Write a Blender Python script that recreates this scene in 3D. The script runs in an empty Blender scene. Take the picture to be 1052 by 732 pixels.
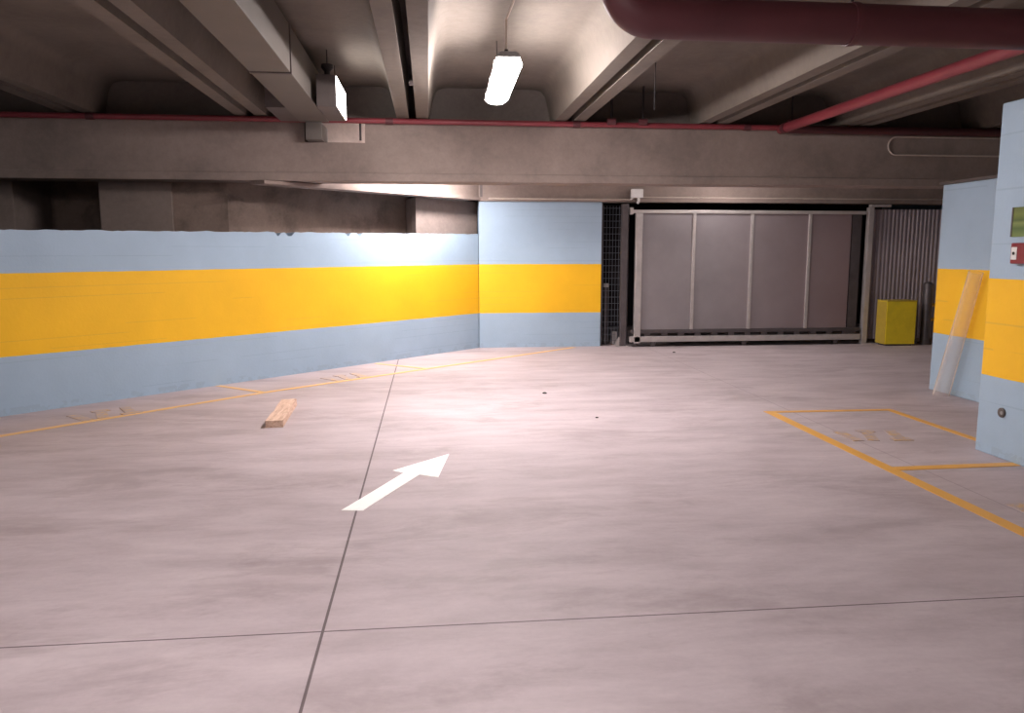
import bpy, bmesh, math, random
from mathutils import Vector, Matrix, noise
random.seed(7)
S = bpy.context.scene
COL = S.collection
PI = math.pi

# ------------------------------------------------------------------ materials
def srgb(r, g, b):
    f = lambda c: (c/255/12.92) if c/255 <= .04045 else ((c/255+.055)/1.055)**2.4
    return (f(r), f(g), f(b), 1)

class NT:
    def __init__(s, name):
        s.m = bpy.data.materials.new(name); s.m.use_nodes = True
        s.t = s.m.node_tree; s.b = s.t.nodes['Principled BSDF']
    def n(s, kind, **kw):
        nd = s.t.nodes.new(kind)
        for k, v in kw.items(): setattr(nd, k, v)
        return nd
    def l(s, a, b): s.t.links.new(a, b)
    def coord(s, scale=(1, 1, 1)):
        g = s.n('ShaderNodeNewGeometry'); mp = s.n('ShaderNodeMapping')
        mp.inputs['Scale'].default_value = scale
        s.l(g.outputs['Position'], mp.inputs['Vector']); return mp.outputs[0]
    def noise(s, scale, detail=5, rough=.6, co=None, dist=0):
        nd = s.n('ShaderNodeTexNoise'); nd.inputs['Scale'].default_value = scale
        nd.inputs['Detail'].default_value = detail; nd.inputs['Roughness'].default_value = rough
        nd.inputs['Distortion'].default_value = dist
        s.l(co or s.coord(), nd.inputs['Vector']); return nd.outputs['Fac']
    def ramp(s, fac, stops):
        r = s.n('ShaderNodeValToRGB'); e = r.color_ramp.elements
        while len(e) < len(stops): e.new(.5)
        for i, (p, c) in enumerate(stops):
            e[i].position = p; e[i].color = c if len(c) == 4 else (*c, 1)
        s.l(fac, r.inputs[0]); return r.outputs[0]
    def mix(s, fac, a, b, mode='MIX'):
        m = s.n('ShaderNodeMix', data_type='RGBA', blend_type=mode)
        if isinstance(fac, (int, float)): m.inputs[0].default_value = fac
        else: s.l(fac, m.inputs[0])
        for i, v in ((6, a), (7, b)):
            if isinstance(v, tuple): m.inputs[i].default_value = v
            else: s.l(v, m.inputs[i])
        return m.outputs[2]
    def math(s, op, a, b=None, c=None):
        m = s.n('ShaderNodeMath', operation=op)
        for i, v in enumerate((a, b, c)):
            if v is None: continue
            if isinstance(v, (int, float)): m.inputs[i].default_value = v
            else: s.l(v, m.inputs[i])
        return m.outputs[0]
    def bump(s, h, strength=.3, dist=.01):
        b = s.n('ShaderNodeBump'); b.inputs['Strength'].default_value = strength
        b.inputs['Distance'].default_value = dist
        s.l(h, b.inputs['Height']); s.l(b.outputs[0], s.b.inputs['Normal'])
    def out(s, col, rough=.6, metal=0, spec=.5):
        if isinstance(col, tuple): s.b.inputs['Base Color'].default_value = col
        else: s.l(col, s.b.inputs['Base Color'])
        if isinstance(rough, (int, float)): s.b.inputs['Roughness'].default_value = rough
        else: s.l(rough, s.b.inputs['Roughness'])
        s.b.inputs['Metallic'].default_value = metal
        s.b.inputs['Specular IOR Level'].default_value = spec
        return s.m

def shade(c, k): return (c[0]*k, c[1]*k, c[2]*k, 1)

def concrete(name, c, lo=.72, hi=1.15, scale=1.2, rough=.8, boards=None):
    t = NT(name)
    a = t.noise(scale, 6, .62, dist=.3); b = t.noise(scale*14, 4, .7)
    col = t.ramp(a, [(.36, shade(c, lo)), (.5, c), (.64, shade(c, hi))])
    col = t.mix(.35, col, t.ramp(b, [(.3, shade(c, .75)), (.7, shade(c, 1.2))]))
    h = b
    if boards:
        g = t.n('ShaderNodeNewGeometry'); sp = t.n('ShaderNodeSeparateXYZ'); t.l(g.outputs['Position'], sp.inputs[0])
        fr = t.math('FRACT', t.math('MULTIPLY', sp.outputs[2], 1/boards))
        ln = t.math('LESS_THAN', fr, .05)
        col = t.mix(t.math('MULTIPLY', ln, .35), col, shade(c, .45))
    t.bump(h, .35, .008)
    return t.out(col, rough, 0, .3)

def painted(name, lo, hi, blue=srgb(160, 182, 201), yellow=srgb(244, 188, 34), course=.1):
    """blue masonry paint with one yellow band between two heights"""
    t = NT(name)
    g = t.n('ShaderNodeNewGeometry'); sp = t.n('ShaderNodeSeparateXYZ'); t.l(g.outputs['Position'], sp.inputs[0])
    z = sp.outputs[2]
    wob = t.math('MULTIPLY', t.math('SUBTRACT', t.noise(5, 3), .5), .012)
    zz = t.math('ADD', z, wob)
    band = t.math('MULTIPLY', t.math('GREATER_THAN', zz, lo), t.math('LESS_THAN', zz, hi))
    n1 = t.noise(1.4, 5); n2 = t.noise(40, 3)
    bl = t.ramp(n1, [(.3, shade(blue, .93)), (.7, shade(blue, 1.05))])
    ye = t.ramp(n1, [(.3, shade(yellow, .93)), (.7, shade(yellow, 1.04))])
    col = t.mix(band, bl, ye)
    # broken horizontal board marks
    co = t.coord((.55, .55, 9)); brk = t.noise(1.0, 2, .5, co)
    fr = t.math('FRACT', t.math('MULTIPLY', z, 1/course))
    ln = t.math('MULTIPLY', t.math('LESS_THAN', fr, .07), t.math('GREATER_THAN', brk, .56))
    col = t.mix(t.math('MULTIPLY', ln, .13), col, shade(blue, .25))
    # scuffs close to the floor
    sc = t.math('MULTIPLY', t.math('LESS_THAN', z, .07), t.math('GREATER_THAN', t.noise(9, 4), .52))
    col = t.mix(t.math('MULTIPLY', sc, .12), col, srgb(120, 112, 108))
    t.bump(t.math('SUBTRACT', n2, t.math('MULTIPLY', ln, .8)), .25, .006)
    return t.out(col, .55, 0, .35)

def floor_mat():
    t = NT('floor_concrete')
    c = srgb(184, 171, 174)
    co = t.coord((.55, 1.1, 1))
    n1 = t.noise(.55, 6, .6, co, .2); n2 = t.noise(2.2, 6, .68, t.coord((.5, 1.5, 1)), .2); n3 = t.noise(30, 4, .7)
    col = t.ramp(n1, [(.32, shade(c, .80)), (.5, c), (.68, shade(c, 1.16))])
    col = t.mix(.5, col, t.ramp(n2, [(.34, srgb(152, 138, 138)), (.5, shade(c, 1.0)), (.66, srgb(208, 195, 197))]))
    col = t.mix(.12, col, t.ramp(n3, [(.3, shade(c, .7)), (.7, shade(c, 1.2))]))
    # damp / dirty patches
    d = t.noise(.9, 7, .7, t.coord((.8, 2.0, 1)), .4)
    dm = t.ramp(d, [(.53, (0, 0, 0)), (.62, (1, 1, 1))])
    col = t.mix(t.math('MULTIPLY', dm, .24), col, srgb(120, 104, 100))
    # sawn joints
    g = t.n('ShaderNodeNewGeometry'); sp = t.n('ShaderNodeSeparateXYZ'); t.l(g.outputs['Position'], sp.inputs[0])
    def joint(ax, off, period, w):
        v = t.math('ADD', sp.outputs[ax], -off+period*20+period/2)
        v = t.math('ABSOLUTE', t.math('SUBTRACT', t.math('MODULO', v, period), period/2))
        return t.math('LESS_THAN', v, w)
    jy = joint(0, -.455, 3.96, .006); jx = joint(1, 3.09, 3.06, .0045)
    near = t.math('LESS_THAN', sp.outputs[1], 4.5)
    jxf = t.math('MULTIPLY', jx, t.math('ADD', t.math('MULTIPLY', near, .65), .15))
    jyf = t.math('MULTIPLY', jy, t.math('ADD', t.math('MULTIPLY', t.math('LESS_THAN', sp.outputs[0], 2), .55), .25))
    j = t.math('MAXIMUM', jxf, jyf)
    col = t.mix(j, col, srgb(70, 56, 58))
    t.bump(t.math('SUBTRACT', t.math('MULTIPLY', n3, .4), j), .2, .004)
    r = t.ramp(n2, [(.3, (.55,)*3), (.7, (.75,)*3)])
    return t.out(col, r, 0, .3)

def plain(name, c, rough=.5, metal=0, var=.1, scale=8, spec=.5):
    t = NT(name)
    a = t.noise(scale, 4)
    return t.out(t.ramp(a, [(.3, shade(c, 1-var)), (.7, shade(c, 1+var))]), rough, metal, spec)

def worn_paint(name, c, under=srgb(176, 158, 154), thr=.42):
    t = NT(name)
    w = t.ramp(t.noise(14, 5, .7), [(thr-.06, (0, 0, 0)), (thr+.05, (1, 1, 1))])
    return t.out(t.mix(w, under, c), .5)

def emit(name, c, s):
    t = NT(name)
    t.b.inputs['Emission Color'].default_value = c; t.b.inputs['Emission Strength'].default_value = s
    return t.out(c, .4)

M = {}
M['floor'] = floor_mat()
M['wall'] = painted('blue_yellow_wall_paint', .56, 1.345)
M['pillar'] = painted('blue_yellow_pillar_paint', .605, 1.345, course=.2)
M['pillar_far'] = painted('blue_yellow_far_pillar_paint', .645, 1.36, course=.2)
M['girder'] = concrete('girder_concrete', srgb(140, 126, 119), .72, 1.2, 1.1, boards=None)
M['panel'] = concrete('ceiling_concrete', srgb(114, 106, 98), .74, 1.1, .9)
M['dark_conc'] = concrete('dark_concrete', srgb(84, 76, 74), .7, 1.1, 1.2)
M['infill'] = concrete('infill_void_shade', srgb(112, 103, 98), .8, 1.1, 1.5)  # darkness of the void above the girder, as a sheet colour
M['rough_conc'] = concrete('rough_concrete', srgb(140, 122, 112), .5, 1.25, 2.2)
M['void'] = plain('void_black', srgb(38, 35, 38), .9)
M['duct'] = plain('galvanised_duct', srgb(104, 98, 93), .5, .2, .07, 3)
M['seam'] = plain('duct_flange', srgb(96, 88, 86), .5, .4)
M['red'] = plain('red_pipe_paint', srgb(128, 52, 60), .4, 0, .12, 5)
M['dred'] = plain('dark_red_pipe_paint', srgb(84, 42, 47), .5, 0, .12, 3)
M['black'] = plain('black_fitting', srgb(40, 34, 36), .5)
M['grey_plastic'] = plain('grey_plastic', srgb(150, 150, 148), .4)
M['white_plastic'] = plain('white_plastic', srgb(226, 224, 222), .35)
M['cable'] = plain('pale_cable', srgb(190, 176, 165), .5)
M['galv'] = plain('galvanised_steel', srgb(188, 182, 180), .42, .45, .1, 6)
M['galv_dark'] = plain('dull_steel', srgb(92, 86, 88), .5, .5, .15, 6)
M['wire'] = plain('wire_mesh_steel', srgb(120, 122, 132), .5, .4)
M['brass'] = plain('brass', srgb(196, 150, 70), .35, .7)
M['yellow_line'] = worn_paint('yellow_floor_paint', srgb(226, 170, 84), thr=.3)
M['yellow_faded'] = worn_paint('faded_yellow_floor_paint', srgb(228, 184, 116), thr=.36)
M['white_paint'] = worn_paint('white_floor_paint', srgb(255, 255, 252), thr=.2)
M['box_yellow'] = plain('yellow_box_paint', srgb(224, 200, 40), .5, 0, .08)
M['box_side'] = plain('dull_yellow_box_side', srgb(186, 160, 60), .55, 0, .08)  # duller yellow for the side plate and lid
M['red_plastic'] = plain('red_plastic', srgb(128, 28, 42), .35)
M['green'] = None
M['tube'] = None
LAMP = 34.0
M['lamp'] = emit('lamp_diffuser_glow', srgb(255, 245, 244), LAMP)
M['lamp_corner'] = emit('corner_lamp_glow', srgb(255, 245, 244), 24)
M['lamp_dim'] = emit('added_gate_lamp_glow', srgb(255, 244, 242), 7)  # output turned down for the added gate lamp
M['lamp_added'] = emit('added_lamp_glow', srgb(255, 245, 244), 15)  # for the unseen lamps added around the viewer
M['sign_lit'] = emit('lit_sign_face', srgb(255, 250, 246), 2.6)

# corrugated / perforated / wood / sign materials
def mesh_sheet(name, c, per, axis, rough, metal, tint=None):
    t = NT(name)
    g = t.n('ShaderNodeNewGeometry'); sp = t.n('ShaderNodeSeparateXYZ'); t.l(g.outputs['Position'], sp.inputs[0])
    a = t.noise(1.1, 4)
    col = t.ramp(a, [(.3, shade(c, .85)), (.7, shade(c, 1.12))])
    if tint:
        k = t.ramp(t.math('MULTIPLY', t.math('SUBTRACT', sp.outputs[0], 4.6), .4), [(0, (0, 0, 0)), (1, (1, 1, 1))])
        col = t.mix(t.math('MULTIPLY', k, .7), col, tint)
    wv = t.math('SINE', t.math('MULTIPLY', sp.outputs[2], 2*PI/.03))
    wx = t.math('SINE', t.math('MULTIPLY', sp.outputs[0], 2*PI/.03))
    t.bump(t.math('MULTIPLY', wv, wx), .12, .004)
    return t.out(col, rough, metal)
M['gate_sheet'] = mesh_sheet('gate_sheet_metal', srgb(148, 142, 145), .03, 0, .38, .3, srgb(140, 114, 116))
M['corr'] = plain('corrugated_sheet_paint', srgb(146, 136, 142), .45, .15, .1, 3)

def wood():
    t = NT('worn_timber')
    n = t.noise(3, 5, .7, t.coord((9, 1.2, 9)), .8)
    col = t.ramp(n, [(.3, srgb(176, 140, 120)), (.5, srgb(214, 182, 160)), (.7, srgb(232, 206, 188))])
    t.bump(n, .4, .006); return t.out(col, .75)
M['wood'] = wood()

def green_sign():
    t = NT('green_sign_print')
    g = t.n('ShaderNodeNewGeometry'); sp = t.n('ShaderNodeSeparateXYZ'); t.l(g.outputs['Position'], sp.inputs[0])
    z = t.math('MULTIPLY', t.math('SUBTRACT', sp.outputs[2], 1.655), 1/.215)
    s = t.ramp(z, [(0, srgb(112, 132, 72)), (.28, srgb(70, 96, 36)), (.45, srgb(120, 136, 70)), (.55, srgb(66, 88, 26)), (.75, srgb(104, 118, 44)), (1, srgb(80, 92, 34))])
    return t.out(s, .4)
M['green'] = green_sign()

def film():
    """thin clear plastic: mostly see-through with a glossy skin"""
    t = NT('clear_plastic_film')
    t.out(srgb(236, 216, 196), .12, 0, .8)
    fr = t.n('ShaderNodeLayerWeight'); fr.inputs[0].default_value = .35
    t.l(t.math('ADD', t.math('MULTIPLY', fr.outputs['Facing'], .6), .16), t.b.inputs['Alpha'])
    return t.m
M['tube'] = film()

# ------------------------------------------------------------------ mesh helpers
class MB:
    def __init__(s): s.bm = bmesh.new()
    def box(s, x0, x1, y0, y1, z0, z1, bev=0):
        b = bmesh.new()
        bmesh.ops.create_cube(b, size=1)
        for v in b.verts:
            v.co = Vector(((x0+x1)/2+v.co.x*(x1-x0), (y0+y1)/2+v.co.y*(y1-y0), (z0+z1)/2+v.co.z*(z1-z0)))
        if bev: bmesh.ops.bevel(b, geom=b.edges[:], offset=bev, segments=2, affect='EDGES', profile=.5)
        s.merge(b); return s
    def merge(s, b, mat=None):
        me = bpy.data.meshes.new('tmp'); b.to_mesh(me); b.free()
        if mat: me.transform(mat)
        s.bm.from_mesh(me); bpy.data.meshes.remove(me)
    def prism(s, pts, z0, z1):
        a = [s.bm.verts.new((p[0], p[1], z0)) for p in pts]; b = [s.bm.verts.new((p[0], p[1], z1)) for p in pts]
        n = len(pts); s.bm.faces.new(a[::-1]); s.bm.faces.new(b)
        for i in range(n): s.bm.faces.new((a[i], a[(i+1) % n], b[(i+1) % n], b[i]))
        return s
    def extrude_y(s, prof, y0, y1):
        a = [s.bm.verts.new((x, y0, z)) for x, z in prof]; b = [s.bm.verts.new((x, y1, z)) for x, z in prof]
        n = len(prof); s.bm.faces.new(a); s.bm.faces.new(b[::-1])
        for i in range(n): s.bm.faces.new((a[i], b[i], b[(i+1) % n], a[(i+1) % n]))
        return s
    def tube(s, path, r, seg=14, cap=True):
        path = [Vector(p) for p in path]; rings = []
        t0 = (path[1]-path[0]).normalized()
        up = Vector((0, 0, 1)) if abs(t0.z) < .9 else Vector((1, 0, 0))
        nrm = (up-t0*up.dot(t0)).normalized()
        for i, p in enumerate(path):
            if i == 0: t = t0
            elif i == len(path)-1: t = (path[i]-path[i-1]).normalized()
            else: t = ((path[i+1]-p).normalized()+(p-path[i-1]).normalized()).normalized()
            nrm = (nrm-t*nrm.dot(t)).normalized(); bn = t.cross(nrm)
            rr = r[i] if isinstance(r, (list, tuple)) else r
            rings.append([s.bm.verts.new(p+(nrm*math.cos(a)+bn*math.sin(a))*rr) for a in [2*PI*k/seg for k in range(seg)]])
        for A, B in zip(rings, rings[1:]):
            for k in range(seg): s.bm.faces.new((A[k], A[(k+1) % seg], B[(k+1) % seg], B[k]))
        if cap: s.bm.faces.new(rings[0][::-1]); s.bm.faces.new(rings[-1])
        return s
    def build(s, name, mat, parent=None, smooth=False, loc=(0, 0, 0)):
        bmesh.ops.recalc_face_normals(s.bm, faces=s.bm.faces[:])
        me = bpy.data.meshes.new(name); s.bm.to_mesh(me); s.bm.free()
        o = bpy.data.objects.new(name, me); COL.objects.link(o)
        me.materials.append(mat)
        if smooth:
            for p in me.polygons: p.use_smooth = True
            me.set_sharp_from_angle(angle=math.radians(38))
        if parent: o.parent = parent
        o.location = loc
        return o

def arc(c, r, a0, a1, n, f):
    return [f(c, r, a0+(a1-a0)*k/n) for k in range(n+1)]
def tag(o, label=None, cat=None, group=None, kind=None):
    if label: o['label'] = label
    if cat: o['category'] = cat
    if group: o['group'] = group
    if kind: o['kind'] = kind
    return o
def thing(name, label, cat, loc=(0, 0, 0), rz=0, group=None):
    o = bpy.data.objects.new(name, None); COL.objects.link(o); o.empty_display_size = .2
    o.location = loc; o.rotation_euler = (0, 0, rz)
    return tag(o, label, cat, group)
def struct(o, label, cat): return tag(o, label, cat, kind='structure')
def copy_tree(o, parent=None):
    c = o.copy(); COL.objects.link(c); c.parent = parent
    for ch in [x for x in bpy.data.objects if x.parent == o]: copy_tree(ch, c)
    return c

# ------------------------------------------------------------------ room
YB, XL, XR = -8.0, -8.5, 9.6           # behind the viewer, left, right
# floor: one slab
f = MB().prism([(XL-.5, YB-.3), (XR+.3, YB-.3), (XR+.3, 16.3), (XL-.5, 16.3)], -.2, 0)
struct(f.build('floor', M['floor']), 'pinkish grey power-floated concrete garage floor with sawn joints', 'floor')
c = MB().box(XL-.5, XR+.3, YB-.3, 16.3, 3.66, 3.86)
struct(c.build('ceiling', M['dark_conc']), 'concrete deck above the ribbed ceiling panels', 'ceiling')

# left wall: 45 degree run with a ragged top; a -> point (a, a+11.74)
def wp(a, off=0): return (a-off*.7071, a+11.74+off*.7071)
def ragged_wall():
    m = MB(); a0, a1, n = -8.3, .79, 260
    cols = []
    for i in range(n+1):
        a = a0+(a1-a0)*i/n
        top = 1.75+.07*min(1, max(0, (a+4)/4.8))+.014*noise.noise(Vector((a*7, 3, 1)))+.008*noise.noise(Vector((a*23, 5, 1)))
        if noise.noise(Vector((a*9, 9, 4))) > .22 and -2.3 < a < -.9: top -= .045
        x, y = wp(a); xb, yb = wp(a, .22)
        cols.append([m.bm.verts.new(q) for q in ((x, y, 0), (x, y, top), (xb, yb, top-.01), (xb, yb, 0))])
    for A, B in zip(cols, cols[1:]):
        for k in range(3): m.bm.faces.new((A[k], B[k], B[k+1], A[k+1]))
    m.bm.faces.new(cols[0]); m.bm.faces.new(cols[-1][::-1])
    return m
struct(ragged_wall().build('wall_left', M['wall']), 'slanting left wall painted pale blue with a wide yellow band and ragged top', 'wall')
b = MB().box(XL-.2, XL, YB, 12.0, 0, 3.66)
struct(b.build('wall_side', M['wall']), 'blue and yellow wall out to the left of the viewer', 'wall')
b = MB().box(XL-.2, XR+.2, YB-.2, YB, 0, 3.66)
struct(b.build('wall_front', M['wall']), 'blue and yellow wall behind the viewer', 'wall')
b = MB().box(XR, XR+.2, YB, 16.2, 0, 3.66)
struct(b.build('wall_right', M['wall']), 'blue and yellow wall far to the right', 'wall')
# recess behind the ragged wall
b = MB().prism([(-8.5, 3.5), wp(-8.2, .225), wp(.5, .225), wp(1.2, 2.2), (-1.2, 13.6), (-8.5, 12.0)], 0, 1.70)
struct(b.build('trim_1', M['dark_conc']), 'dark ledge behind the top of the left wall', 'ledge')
b = MB()
b.box(-8.5, -4.0, 11.6, 11.8, 1.70, 3.66)
b.prism([(-4.04, 11.7), (-4.04, 10.39), (-2.53, 10.39), wp(.28, .82), wp(.28, 1.0), (-2.6, 10.6), (-3.85, 10.6), (-3.85, 11.7)], 1.70, 3.66)
b.prism([wp(.2, 1.8), wp(.2, 2.0), wp(1.3, 2.0), wp(1.3, 1.8)], 1.70, 3.66)
struct(b.build('wall_recess', M['rough_conc']), 'rough stained concrete wall in the recess above the left wall', 'wall')
b = MB().box(-4.06, -3.19, 10.33, 10.385, 1.705, 3.1, .01)
tag(b.build('concrete_pier', M['girder']), 'lighter concrete pier in the dark recess, left of the middle of the left wall', 'pier')
b = MB().prism([wp(.03, .30), wp(.22, .80), (.797, 13.4), (.797, 12.96)], 1.705, 2.35)
tag(b.build('concrete_pier', M['girder']), 'short concrete pier between the recess and the blue end wall', 'pier')
b = MB().box(-7.0, -5.15, 10.5, 11.5, 1.705, 3.1, .01)
tag(b.build('concrete_pier', M['girder']), 'concrete pier at the far left end of the recess', 'pier')

# fascia beam running over the left wall behind the girder, and back structure
b = MB().prism([wp(-1.36, -.02), wp(-1.36, .26), wp(1.0, .26), (1.0, 12.6), (.80, 12.53)], 2.365, 3.66)
b.prism([wp(-1.97, -.05), wp(-1.97, .22), wp(.75, .22), (.80, 12.53), (.84, 12.48)], 2.35, 2.392)
tag(b.build('concrete_beam', M['girder']), 'slanting concrete edge beam lit brightly above the left wall', 'beam')
b = MB().box(.80, 2.79, 12.53, 12.83, 0, 2.335)
struct(b.build('wall_back', M['wall']), 'end wall panel painted pale blue with a yellow band beside the gate', 'wall')
b = MB().box(.80, XR, 12.53, 12.85, 2.338, 3.66)
b.box(.80, XR, 12.49, 12.56, 2.336, 2.40)
tag(b.build('lintel_beam', M['girder']), 'concrete lintel beam running over the sliding gate and blue end wall', 'beam')
b = MB().box(.82, .86, 12.515, 12.532, 2.40, 2.66)
tag(b.build('joint_strip', M['seam']), 'thin dark joint strip on the lintel above the corner of the blue wall', 'strip')
# room beyond the gate, its unlit darkness put into the wall colour
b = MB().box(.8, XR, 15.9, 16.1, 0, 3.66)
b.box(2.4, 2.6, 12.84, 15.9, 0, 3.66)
struct(b.build('wall_beyond', M['void']), 'walls coloured black for the unlit room, seen through the mesh beside the gate', 'wall')

# girder, with a notch for the duct; front at 9.9
GY, GB, GT = 9.9, 2.405, 3.15
def girder():
    m = MB()
    pf = [(-7.5, GB), (XR, GB), (XR, GT), (-.75, GT), (-.75, 2.86), (-1.47, 2.86), (-1.47, GT), (-7.5, GT)]
    m.extrude_y(pf, GY, GY+.42)
    m.box(-7.5, XR, GY-.018, GY+.1, GB-.005, 2.50, .008)     # projecting lower band
    return m
tag(girder().build('concrete_girder', M['girder']), 'deep pale concrete girder crossing the whole hall below the ceiling panels', 'beam')
# sheet above the girder, coloured to stand for the unlit void there
GAPS = [-8.1, -6.0, -4.05, -2.08, -.17, 1.77, 3.62, 5.52, 7.4, 9.3]
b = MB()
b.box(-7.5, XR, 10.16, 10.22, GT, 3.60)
struct(b.build('trim_2', M['infill']), 'infill sheet standing in for the unlit void above the girder', 'trim')

def channel(x0, x1):
    """inverted trough panel: two ribs with curved haunches, thin top"""
    w = .155; zb = 3.155; h = [(.02, .12), (.045, .24), (.06, .30), (.082, .355), (.12, .395), (.17, .415), (.24, .423)]
    left = [(x0, zb), (x0+w-.01, zb)]+[(x0+w+dx, zb+dz) for dx, dz in h]
    right = [(x1-w-dx, zb+dz) for dx, dz in reversed(h)]+[(x1-w+.01, zb), (x1, zb)]
    prof = left+right+[(x1, 3.655), (x0, 3.655)]
    return MB().extrude_y(prof, YB+.02, 10.15)
names = ['at the far left edge', 'second from the left', 'ending above the dark pier of the recess', 'holding the metal duct on its left half', 'carrying the lit sign box right of the duct',
         'directly over the hanging lamp', 'just right of the hanging lamp, crossed by the red riser', 'above the long red pipe', 'at the far right by the blue pillar']
panel_desc = {0: 'ribbed concrete ceiling panel beyond the far left edge',
 1: 'ribbed concrete ceiling panel at the far left edge of the ceiling',
 2: 'ribbed concrete ceiling panel between the leftmost double rib and the next one',
 3: 'ribbed concrete ceiling panel above the galvanised duct and lit sign box',
 4: 'ribbed concrete ceiling panel right over the hanging fluorescent lamp',
 5: 'ribbed concrete ceiling panel right of the brightest lamp-lit rib, above the thin hanger rod',
 6: 'ribbed concrete ceiling panel above the long red pipe that runs towards the girder',
 7: 'ribbed concrete ceiling panel above the two blue and yellow pillars',
 8: 'ribbed concrete ceiling panel along the right wall'}
for i in range(9):
    o = channel(GAPS[i]+.045, GAPS[i+1]-.045).build('ceiling_panel', M['panel'], smooth=True)
    tag(o, panel_desc[i], 'ceiling panel', 'ribbed ceiling panels')

# pillars
b = MB().box(4.27, 4.95, 4.95, 5.58, 0, 2.64, .008)
tag(b.build('painted_pillar', M['pillar']), 'nearer blue pillar with yellow band, green sign and red alarm box', 'pillar')
b = MB().box(5.63, 6.3, 6.9, 8.17, 0, 2.27, .008)
p2 = b.build('painted_pillar', M['pillar_far'])
tag(p2, 'farther blue pillar with yellow band, clear plastic tube leaning on it', 'pillar')
b = MB().box(5.60, 6.33, 6.87, 8.2, 2.27, 2.30)  # dark strip standing for the shade line along the pillar top
shade_strip = b.build('cap', M['seam'], p2)

# ------------------------------------------------------------------ floor markings
T = .003
def strip(a, b_, w, z=T):
    a = Vector(a); b_ = Vector(b_); d = (b_-a).normalized(); n = Vector((-d.y, d.x))*w/2
    return [tuple(a+n), tuple(a-n), tuple(b_-n), tuple(b_+n)]
def line(segs, name, mat, label, cat):
    m = MB()
    for i, (a, b_, w) in enumerate(segs): m.prism(strip(a, b_, w), 0, T+.0004*i)
    return tag(m.build(name, mat), label, cat)
line([((-5.6, 4.95), (-3.63, 6.86), .075), ((-3.63, 6.86), (-1.85, 8.72), .075), ((-1.86, 8.71), (2.33, 12.40), .075)], 'parking_line', M['yellow_faded'],
     'long thin yellow line painted parallel to the slanting left wall', 'floor marking')
line([((-2.46, 9.25), (-1.87, 8.77), .07)], 'bay_divider', M['yellow_faded'], 'short yellow bay divider by the left wall, behind the timber block', 'floor marking')
line([((-.75, 10.88), (-.05, 10.33), .07)], 'bay_divider', M['yellow_faded'], 'short yellow bay divider by the left wall nearer the far corner', 'floor marking')
line([((3.28, 7.17), (3.26, 1.2), .095), ((3.30, 7.13), (4.53, 7.11), .07), ((4.50, 7.12), (4.50, 5.6), .07), ((3.3, 5.12), (4.27, 5.14), .085)], 'bay_outline', M['yellow_line'],
     'yellow painted bay outline on the floor in front of the nearer blue pillar', 'floor marking')
def stencil(cx, cy, rz, sc, label, strokes):
    m = MB()
    R_ = Matrix.Rotation(rz, 2)
    for q, (ax, ay, bx_, by_, w) in enumerate(strokes):
        A = R_ @ Vector((ax*sc, ay*sc)); B = R_ @ Vector((bx_*sc, by_*sc))
        m.prism(strip((cx+A.x, cy+A.y), (cx+B.x, cy+B.y), w*sc), 0, T+.0012+.0003*q)
    tag(m.build('worn_stencil_mark', M['yellow_worn']), label, 'floor marking')
M['yellow_worn'] = worn_paint('worn_yellow_stencil_paint', srgb(200, 166, 120), thr=.54)
st = [(-.5, -.4, -.5, .4, .22), (-.2, -.4, .1, .4, .22), (-.1, .38, .25, .36, .2), (.4, -.38, .6, .38, .22), (.2, -.36, .6, -.38, .2)]
stencil(-3.12, 7.72, PI/4, .45, 'worn yellow stencil mark in the bay at the left edge by the wall', st)
stencil(-1.05, 9.72, PI/4, .42, 'worn yellow stencil mark between the two bay dividers by the left wall', st)
stencil(3.72, 6.1, 0, .42, 'worn yellow stencil mark inside the bay outline right of centre', st)
stencil(3.78, 4.2, 0, .42, 'worn yellow stencil mark inside the near bay at the right edge', [(-.6, 0, .7, .05, .5)])
# arrow
ar = MB().prism([(-.545, 4.62), (-.415, 4.60), (-.085, 5.335), (.045, 5.255), (.135, 5.87), (-.275, 5.455), (-.195, 5.39)], 0, T)
tag(ar.build('floor_arrow', M['white_paint']), 'white direction arrow painted on the floor', 'floor marking')

# timber block on the floor
def timber():
    m = MB(); b = bmesh.new(); bmesh.ops.create_cube(b, size=1)
    bmesh.ops.subdivide_edges(b, edges=b.edges[:], cuts=5, use_grid_fill=True)
    for v in b.verts:
        v.co = Vector((v.co.x*.15, v.co.y*1.02, (v.co.z+.5)*.065))
        if v.co.z > .01:
            v.co += Vector((1, .6, 1))*.007*noise.noise(v.co*14)
            if -.02 < v.co.y < .12 and v.co.z > .05: v.co.z -= .014
    m.merge(b); return m
t = timber().build('timber_block', M['wood'], smooth=True, loc=(-1.405, 7.46, 0)); t.rotation_euler.z = math.radians(2.5)
tag(t, 'worn beige timber block lying on the floor near the left wall', 'timber')
def pebble(x, y, r, label):
    b = bmesh.new(); bmesh.ops.create_icosphere(b, subdivisions=2, radius=r)
    for v in b.verts: v.co = Vector((v.co.x*1.3, v.co.y, max(0, v.co.z*.6+r*.3)))*(1+.3*noise.noise(v.co*60))
    m = MB(); m.merge(b); tag(m.build('debris', M['black'], loc=(x, y, 0)), label, 'debris')
pebble(1.25, 8.35, .02, 'small dark scrap of debris in the middle of the floor')
pebble(3.75, 11.6, .018, 'small dark scrap of debris on the floor in front of the gate')
pebble(1.55, 7.05, .012, 'tiny dark speck on the floor nearer the arrow')

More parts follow.
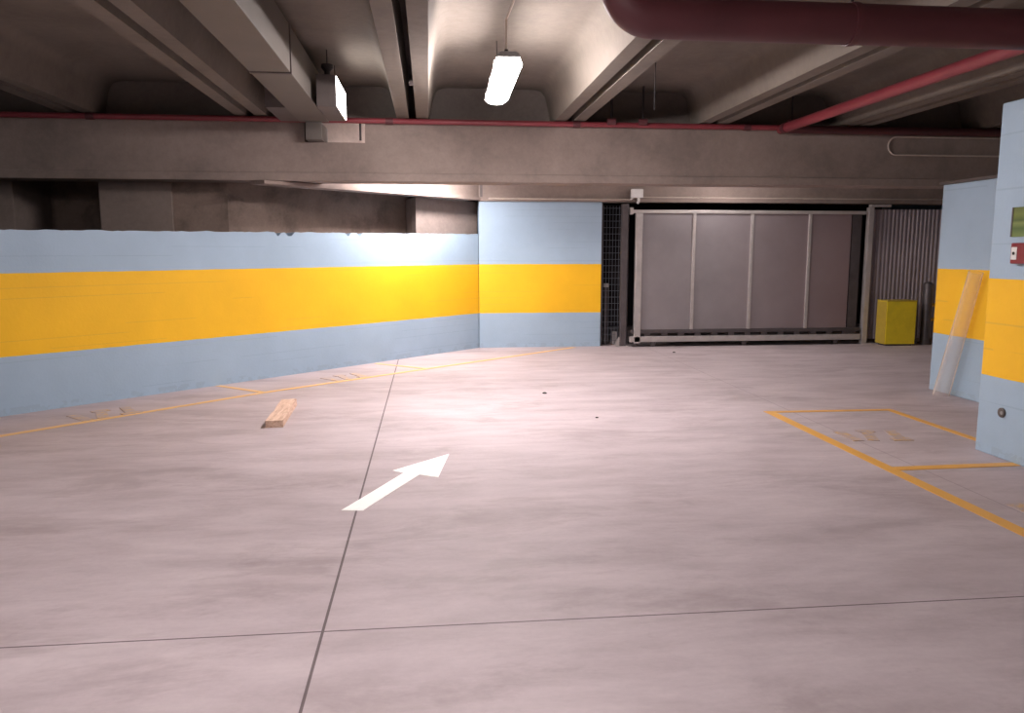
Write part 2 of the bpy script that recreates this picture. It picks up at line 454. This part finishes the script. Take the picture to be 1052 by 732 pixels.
# ------------------------------------------------------------------ gate
def gate():
    r = thing('sliding_gate', 'grey metal sliding gate with four sheet panels in the dark opening', 'gate', (3.3, 12.42, .004))
    ox = 3.3
    def part(m, name, mat, **k): return m.build(name, mat, r, **k)
    part(MB().box(-.06, 3.92, -.035, .035, 2.15, 2.205, .006), 'top_rail', M['galv'])
    part(MB().box(-.03, 3.92, -.03, .03, .215, .275, .005), 'middle_rail', M['galv_dark'])
    m = MB().box(-.05, 3.93, -.04, .04, .07, .165, .008)
    part(m, 'bottom_rail', M['galv'])
    part(MB().box(.02, .13, -.04, .04, .05, 2.15, .008), 'end_stile', M['galv'])
    for x in (.99, 1.965, 2.955): part(MB().box(x-.025, x+.025, -.03, .03, .27, 2.16, .005), 'mullion', M['galv'])
    xs = [.13, .99, 1.965, 2.955, 3.69]
    for a, b in zip(xs, xs[1:]): part(MB().box(a-.0+.01, b-.01, .0, .012, .27, 2.15), 'sheet_panel', M['gate_sheet'])
    part(MB().box(3.70, 3.86, .0, .03, .10, 2.14), 'end_plate', M['galv_dark'])
    # roller brackets between the two bottom rails
    for k in range(13):
        x = .25+k*.285
        part(MB().box(x-.05, x+.05, -.02, .02, .16, .22, .004), 'roller_bracket', M['galv_dark'])
    for x in (.35, 1.9, 3.5):
        part(MB().tube([(x, -.025, .045), (x, .025, .045)], .043, 20), 'wheel', M['galv_dark'], smooth=True)
    part(MB().box(-.085, -.03, -.05, .04, 2.13, 2.24, .008), 'top_catch', M['galv'])
gate()
b = MB().box(3.3, 7.35, 12.37, 12.47, .0, .005)
tag(b.build('gate_track', M['galv_dark']), 'low steel floor track under the sliding gate', 'track')
# left slot posts
t = thing('gate_guide_post', 'dark steel guide post at the left end of the sliding gate', 'post', (3.14, 12.44, 0))
MB().box(-.05, .05, -.05, .05, 0, 2.3, .006).build('post', M['galv_dark'], t)
MB().prism([(-.09, -.06), (.10, -.06), (.10, .06), (-.09, .06)], 0, .015).build('base_plate', M['galv'], t)
m = MB(); m.extrude_y([(-.13, .015), (-.05, .015), (-.05, .16), (-.06, .16)], -.01, .01); m.build('gusset', M['galv'], t)
t = thing('gate_end_post', 'tall light grey steel post between sliding gate and corrugated panel', 'post', (7.30, 12.42, 0))
MB().box(-.045, .045, -.045, .045, 0, 2.27, .006).build('post', M['galv'], t)
MB().box(-.01, .34, -.045, .045, 2.275, 2.32, .006).build('top_bracket', M['galv'], t)
MB().box(-.06, .20, -.07, .05, 0, .014).build('base_plate', M['galv'], t)
# wire mesh screen
def mesh_screen():
    r = thing('wire_mesh_screen', 'black-backed square wire mesh screen between blue end wall and gate', 'fence', (2.82, 12.62, 0))
    m = MB()
    for i in range(8): m.tube([(.02+i*.052, 0, .05), (.02+i*.052, 0, 2.28)], .0035, 6)
    for k in range(22): m.tube([(.0, .005, .08+k*.103), (.42, .005, .08+k*.103)], .0035, 6)
    m.build('wire_grid', M['wire'], r)
    MB().box(-.01, .012, -.015, .015, 0, 2.32).build('edge_bar', M['galv_dark'], r)
    MB().box(.41, .44, -.015, .015, 0, 2.32).build('edge_bar', M['galv_dark'], r)
mesh_screen()
t = thing('short_pipe_post', 'short grey pipe post standing behind the wire mesh', 'post', (2.93, 12.76, 0))
MB().tube([(0, 0, 0), (0, 0, .98)], .035, 16).build('pipe', M['galv_dark'], t, smooth=True)
MB().tube([(0, 0, .96), (0, 0, 1.02)], [.05, .042], 16).build('cap', M['galv'], t, smooth=True)
t = thing('short_pipe_post', 'low grey stub post behind the wire mesh next to the gate post', 'post', (3.08, 12.74, 0))
MB().box(-.04, .04, -.03, .03, 0, .22, .004).build('pipe', M['galv'], t)

# corrugated fixed panel
def corrugated():
    r = thing('corrugated_panel', 'dark grey vertical corrugated metal panel right of the sliding gate', 'panel', (7.38, 12.50, 0))
    m = MB(); n = 190; W = 1.42; per = .071
    fr, bk = [], []
    for i in range(n+1):
        x = W*i/n; ph = (x/per) % 1
        y = .010*max(-1, min(1, 1.9*math.cos(2*PI*ph)))
        fr.append((x, y)); bk.append((x, y+.004))
    vs = [[m.bm.verts.new((x, y, z)) for z in (.07, 2.24)] for x, y in fr]
    vb = [[m.bm.verts.new((x, y, z)) for z in (.07, 2.24)] for x, y in bk]
    for A, B in zip(vs, vs[1:]): m.bm.faces.new((A[0], B[0], B[1], A[1]))
    for A, B in zip(vb, vb[1:]): m.bm.faces.new((A[0], A[1], B[1], B[0]))
    for V, W_ in ((vs, vb),):
        for k in range(n):
            m.bm.faces.new((V[k][0], W_[k][0], W_[k+1][0], V[k+1][0])); m.bm.faces.new((V[k][1], V[k+1][1], W_[k+1][1], W_[k][1]))
    m.build('sheet', M['corr'], r, smooth=True)
    MB().box(0, W, .03, .07, 2.2, 2.25).build('back_rail', M['galv_dark'], r)
    for x in (.35, 1.38): MB().box(x-.03, x+.03, .03, .08, 0, 2.25).build('support_post', M['galv_dark'], r)
corrugated()
t = thing('yellow_box', 'greenish yellow metal box standing on the floor against the corrugated panel', 'box', (7.70, 12.16, 0))
MB().box(-.235, .285, -.12, .16, .03, .735, .006).build('body', M['box_yellow'], t)
MB().box(-.245, -.236, -.11, .15, .04, .725).build('side_plate', M['box_side'], t)['label'] = 'duller mustard side plate'
MB().box(-.2, .25, -.09, .13, 0, .032).build('plinth', M['galv_dark'], t)
MB().box(-.242, .292, -.127, .165, .735, .752, .004).build('lid', M['box_side'], t)
# standpipe
t = thing('standpipe', 'grey standpipe with brass valves beside the far blue pillar', 'standpipe', (8.30, 12.25, 0))
MB().tube([(0, 0, 0), (0, 0, 1.0), (0, 0, 1.03), (0, 0, 1.045)], [.075, .075, .06, .02], 20).build('pipe', M['galv_dark'], t, smooth=True)
MB().tube([(0, 0, 0), (0, 0, .03)], .11, 20).build('base_flange', M['galv_dark'], t, smooth=True)
for z in (.42, .66):
    v = MB().tube([(.06, -.03, z), (.13, -.05, z), (.19, -.06, z)], [.03, .03, .042], 14).build('valve', M['brass'], t, smooth=True)
    MB().tube([(.13, -.05, z), (.13, -.05, z+.07), (.13, -.05, z+.085)], [.012, .012, .035], 12).build('handwheel', M['brass'], v, smooth=True)

# camera box on the lintel with its conduit
t = thing('junction_box', 'small white junction box with drop cable on the lintel above the gate', 'electrical box', (3.34, 12.49, 2.40))
MB().box(-.10, .10, -.07, 0, -.0, .14, .012).build('box', M['white_plastic'], t)
MB().tube([(.03, -.035, .0), (.03, -.035, -.05), (.01, -.035, -.09)], .022, 12).build('drop_gland', M['white_plastic'], t, smooth=True)
MB().tube([(-.10, -.03, -.025), (-.03, -.03, .02)], .015, 10).build('cable', M['white_plastic'], t, smooth=True)
m = MB().tube([(.95, 12.475, 2.375), (3.24, 12.475, 2.372)], .012, 10)
tag(m.build('conduit', M['cable'], smooth=True), 'thin pale conduit along the lintel left of the white junction box', 'conduit')
m = MB().tube([(3.44, 12.518, 2.412), (9.4, 12.518, 2.412)], .012, 10)
tag(m.build('conduit', M['cable'], smooth=True), 'thin pale conduit along the lintel right of the white junction box', 'conduit')
# conduit loop on the girder right
zt, zb_, r_ = 3.03, 2.80, .115
pts = [(7.9, GY-.03, zt)]+[(5.99+r_-.0 - r_*math.sin(a), GY-.03, (zt+zb_)/2+r_*math.cos(a)) for a in [PI*k/12 for k in range(13)]]+[(7.9, GY-.03, zb_)]
m = MB().tube(pts, .011, 10)
tag(m.build('conduit_loop', M['cable'], smooth=True), 'pale U-bend conduit loop fixed on the right end of the girder', 'conduit')

# ------------------------------------------------------------------ pillar fittings
t = thing('green_sign', 'green rectangular sign with pale stripes on the nearer blue pillar', 'sign', (4.27, 5.18, 1.76))
MB().box(-.008, -.001, -.2, .2, -.105, .108).build('sign_plate', M['green'], t)
MB().box(-.012, -.008, .188, .2, -.105, .108).build('edge_trim', M['seam'], t)
t = thing('alarm_call_point', 'red alarm call point with white window below the green sign', 'alarm', (4.27, 5.23, 1.535))
MB().box(-.05, -.001, -.10, .085, -.075, .075, .008).build('housing', M['red_plastic'], t)
w_ = MB().box(-.054, -.048, .02, .072, -.045, .045, .002).build('window', M['white_plastic'], t)
MB().tube([(-.055, .046, 0), (-.058, .046, 0)], .012, 14).build('button', M['black'], w_, smooth=True)
t = thing('wall_socket', 'small round dark socket low on the nearer blue pillar', 'socket', (4.27, 5.32, .35))
MB().tube([(0, 0, 0), (-.012, 0, 0), (-.015, 0, 0)], [.036, .036, .030], 24).build('body', M['seam'], t, smooth=True)
MB().tube([(-.014, -.012, .0), (-.018, -.012, .0)], .014, 16).build('lid', M['grey_plastic'], t, smooth=True)

# clear plastic tube leaning on the farther pillar
def clear_tube():
    a = Vector((5.52, 7.80, .0)); b = Vector((5.55, 7.44, 1.34)); m = MB()
    m.tube([a, a.lerp(b, .5)+Vector((.0, 0, 0)), b], [.085, .078, .07], 28, cap=False)
    o = m.build('clear_plastic_tube', M['tube'], smooth=True)
    return tag(o, 'clear plastic tube leaning upright against the farther blue pillar', 'tube')
clear_tube()

# ------------------------------------------------------------------ duct
t = thing('ventilation_duct', 'square galvanised ventilation duct running below the ceiling to the girder notch', 'duct', (-1.328, 9.9, 3.07))
segs = [(7.15, 9.73), (3.55, 7.1), (-.05, 3.5), (-3.65, -.1), (-7.2, -3.7)]
for a, b_ in segs:
    MB().box(-.172, .172, a-9.9+.02, b_-9.9, .0, .40, .004).build('duct_section', M['duct'], t)
    MB().box(-.178, .178, a-9.9-.02, a-9.9+.021, -.006, .406).build('flange', M['seam'], t)
MB().box(-.10, .09, -.20, .36, -.205, .0, .005).build('drop_outlet', M['duct'], t)
m = MB(); m.extrude_y([(-.38, .0), (-.17, .0), (-.17, .20), (-.38, .20)], -1.1, -.19); m.build('side_branch', M['seam'], t)
tag(MB().tube([(-.80, 9.86, 2.88), (-.80, 9.86, 3.145)], .014, 10).build('hanger_rod', M['black'], smooth=True), 'short black rod at the right side of the girder notch', 'rod')

# lit sign box
t = thing('lit_sign_box', 'grey box sign with a glowing side face hanging right of the duct', 'sign', (-1.0, 8.28, 3.0))
MB().box(-.10, .095, 0, .92, 0, .31, .004).build('housing', M['seam'], t)
MB().box(.0955, .102, .012, .908, .012, .298).build('lit_face', M['sign_lit'], t)
MB().tube([(0, .12, .30), (0, .12, .36), (0, .12, .40), (0, .12, .43)], [.03, .03, .065, .06], 16).build('mount_knob', M['black'], t, smooth=True)
MB().tube([(0, .12, .42), (0, .12, .575)], .006, 8).build('rod', M['black'], t)
MB().tube([(0, .80, .30), (0, .80, .575)], .006, 8).build('rod', M['black'], t)

# ------------------------------------------------------------------ lamps
def lamp():
    r = thing('hanging_lamp', 'glowing white fluorescent lamp hanging from a cable in mid hall', 'lamp', (.675, 7.28, 3.0))
    L = 1.62
    def prof_sweep(pr, y0, y1, taper):
        m = MB(); ys = [y0+(y1-y0)*k/24 for k in range(25)]
        rings = []
        for yy in ys:
            d = y1-yy; s = 1.0
            if d < taper: s = math.sqrt(max(.04, 1-((taper-d)/taper)**2))
            rings.append([m.bm.verts.new((x*s, yy, z if z > .08 else .08-(.08-z)*min(1, s*1.2))) for x, z in pr])
        n = len(pr)
        for A, B in zip(rings, rings[1:]):
            for k in range(n-1): m.bm.faces.new((A[k], A[k+1], B[k+1], B[k]))
            m.bm.faces.new((A[n-1], A[0], B[0], B[n-1]))
        m.bm.faces.new(rings[0]); m.bm.faces.new(rings[-1][::-1])
        return m
    pr = [(-.090, .088), (-.112, .035)]+[(-.104*math.cos(a), .035-.035*math.sin(a)) for a in [PI*k/8 for k in range(9)]]+[(.112, .035), (.090, .088)]
    prof_sweep(pr, -L/2, L/2, .14).build('diffuser', M['lamp'], r, smooth=True)
    prf = [(-.096, .089), (.096, .089), (.09, .115), (.06, .135), (-.06, .135), (-.09, .115)]
    prof_sweep(prf, -L/2-.01, L/2+.01, .14).build('housing', M['grey_plastic'], r, smooth=True)
    for s in (-1, 1):
        for k in (-.5, 0, .5): MB().box(s*.1-.008, s*.1+.008, k*L*.8-.03, k*L*.8+.03, .075, .10, .002).build('clip', M['grey_plastic'], r)
    MB().tube([(0, L/2, .06), (0, L/2+.05, .06), (0, L/2+.05, .02)], .01, 10).build('cable_gland', M['white_plastic'], r, smooth=True)
    MB().tube([(0, -.6, .13), (0, -.6, .44), (.035, -.75, .5), (.07, -.95, .575)], .009, 8).build('supply_cable', M['cable'], r, smooth=True)
    MB().box(-.015, .015, -.62, -.58, .13, .20, .004).build('hook', M['black'], r)
    MB().tube([(0, .6, .13), (0, .6, .575)], .004, 8).build('rod', M['black'], r)
    return r
lp = lamp()
lp.rotation_euler.z = math.radians(-1.2)
LAMPS = [((.12, 11.08, 2.62), 'fluorescent lamp hidden behind the girder near the far corner'),
         ((4.7, 11.25, 2.84), 'unseen fluorescent lamp added behind the girder to brighten the gate'),  # unseen lamp, added to brighten the gate and its floor
         ((-.5, 1.9, 3.0), 'unseen fluorescent lamp added over the viewer'),  # this and the following lamps are unseen, added to raise the brightness
         ((-4.9, 2.6, 3.0), 'unseen fluorescent lamp added left of the viewer'),
         ((-3.0, -4.0, 3.0), 'unseen fluorescent lamp added behind the viewer on the left'),
         ((1.2, -3.6, 3.0), 'unseen fluorescent lamp added behind the viewer on the right')]
for loc, lab in LAMPS:
    c = copy_tree(lp); c.location = loc; c['label'] = lab; c.rotation_euler.z = -PI/4 if loc[0] == .12 else 0; c['group'] = 'fluorescent lamps'
    for ch in bpy.data.objects:
        if ch.parent == c and ch.name.startswith('diffuser'):
            ch.data = ch.data.copy(); ch.data.materials[0] = M['lamp_corner' if loc[0] == .12 else 'lamp_dim' if loc[0] == 4.7 else 'lamp_added']
lp['group'] = 'fluorescent lamps'

# ------------------------------------------------------------------ pipes
PY = 9.835
m = MB().tube([(-7.4, PY, 3.112), (4.47, PY, 3.112)], .033, 16)
pr_ = m.build('sprinkler_pipe', M['red'], smooth=True)
tag(pr_, 'thin red pipe running along the top of the girder left of the pipe joint', 'pipe')
for x in (-3.9, -.45, 1.85, 4.05):
    MB().tube([(x-.045, PY, 3.112), (x+.045, PY, 3.112)], .041, 16).build('coupling', M['dred'], pr_, smooth=True)
m = MB().tube([(4.57, PY-.02, 3.095), (XR-.02, PY-.02, 3.095)], .052, 16)  # right end lies in shade, put in as a darker red
tag(m.build('sprinkler_pipe', M['dred'], smooth=True), 'thicker red pipe along the girder, shade put into its dark red, from the pipe joint to the right edge', 'pipe')
m = MB().tube([(4.51, PY+.02, 3.095), (4.51, -5, 3.095)], .058, 20)
p = m.build('sprinkler_pipe', M['red'], smooth=True); tag(p, 'long red pipe running from the girder towards the viewer at right', 'pipe')
MB().tube([(4.51, PY-.16, 3.095), (4.51, PY-.08, 3.095)], .066, 20).build('tee_joint', M['dred'], p, smooth=True)
# big pipe with elbow
def big_pipe():
    r = thing('fire_main_pipe', 'thick dark red pipe with a rounded elbow across the top right', 'pipe', (1.06, 4.4, 2.825))
    R_ = .19
    pts = [(0, 0, .72), (0, 0, R_)]+[(R_-R_*math.cos(a), 0, R_-R_*math.sin(a)) for a in [PI/2*k/12 for k in range(1, 13)]]
    MB().tube(pts, .112, 32).build('elbow', M['dred'], r, smooth=True)
    MB().tube([(R_-.01, 0, 0), (8.4, 0, 0)], .110, 32).build('straight_run', M['dred'], r, smooth=True)
    for x in (1.34, 4.5):
        MB().tube([(x-.02, 0, 0), (x+.02, 0, 0)], .117, 32).build('clamp_ring', M['dred'], r, smooth=True)
        MB().tube([(x, 0, .11), (x, 0, .74)], .008, 8).build('hanger_rod', M['black'], r)
big_pipe()
def rod(x, y, z0, z1, rr, label, mat='black'):
    t = thing('hanger_rod', label, 'rod', (x, y, z0))
    MB().tube([(0, 0, 0), (0, 0, z1-z0)], rr, 10).build('rod', M[mat], t, smooth=True)
    MB().tube([(-.05, 0, 0), (.05, 0, 0)], .04 if rr > .01 else .02, 12).build('pipe_clip', M['dred'], t, smooth=True)
rod(2.28, 9.78, 3.145, 3.575, .018, 'thick short black hanger rod above the thin red pipe, right of the lamp')
rod(2.68, 9.78, 3.145, 3.575, .012, 'dark hanger rod with a red clip on the thin pipe, right of the thick rod')
rod(4.58, 9.70, 3.155, 3.575, .012, 'dark hanger rod by the joint of the two thin red pipes')
tag(MB().tube([(2.02, 7.0, 2.80), (2.02, 7.0, 3.575)], .004, 8).build('thin_wire', M['void']), 'thin dark wire hanging from the ceiling below the thick red pipe', 'wire')

# ------------------------------------------------------------------ world, camera
w = bpy.data.worlds.new('world'); S.world = w; w.use_nodes = True
w.node_tree.nodes['Background'].inputs[0].default_value = (.9, .85, .85, 1)
w.node_tree.nodes['Background'].inputs[1].default_value = .02

cam = bpy.data.cameras.new('camera'); co = bpy.data.objects.new('camera', cam); COL.objects.link(co)
F = 800.0
cam.sensor_fit = 'HORIZONTAL'; cam.sensor_width = 36; cam.lens = F/1052*36; cam.clip_start = .05
yaw = math.atan(85/800); pit = math.atan(108/800)
co.location = (0, 0, 1.55)
co.rotation_euler = (PI/2-pit, 0, -yaw)
S.camera = co
S.view_settings.view_transform = 'Standard'
try: S.view_settings.look = 'None'
except Exception: pass
S.view_settings.gamma = 1; S.view_settings.use_curve_mapping = False
S.view_settings.exposure = 2.15
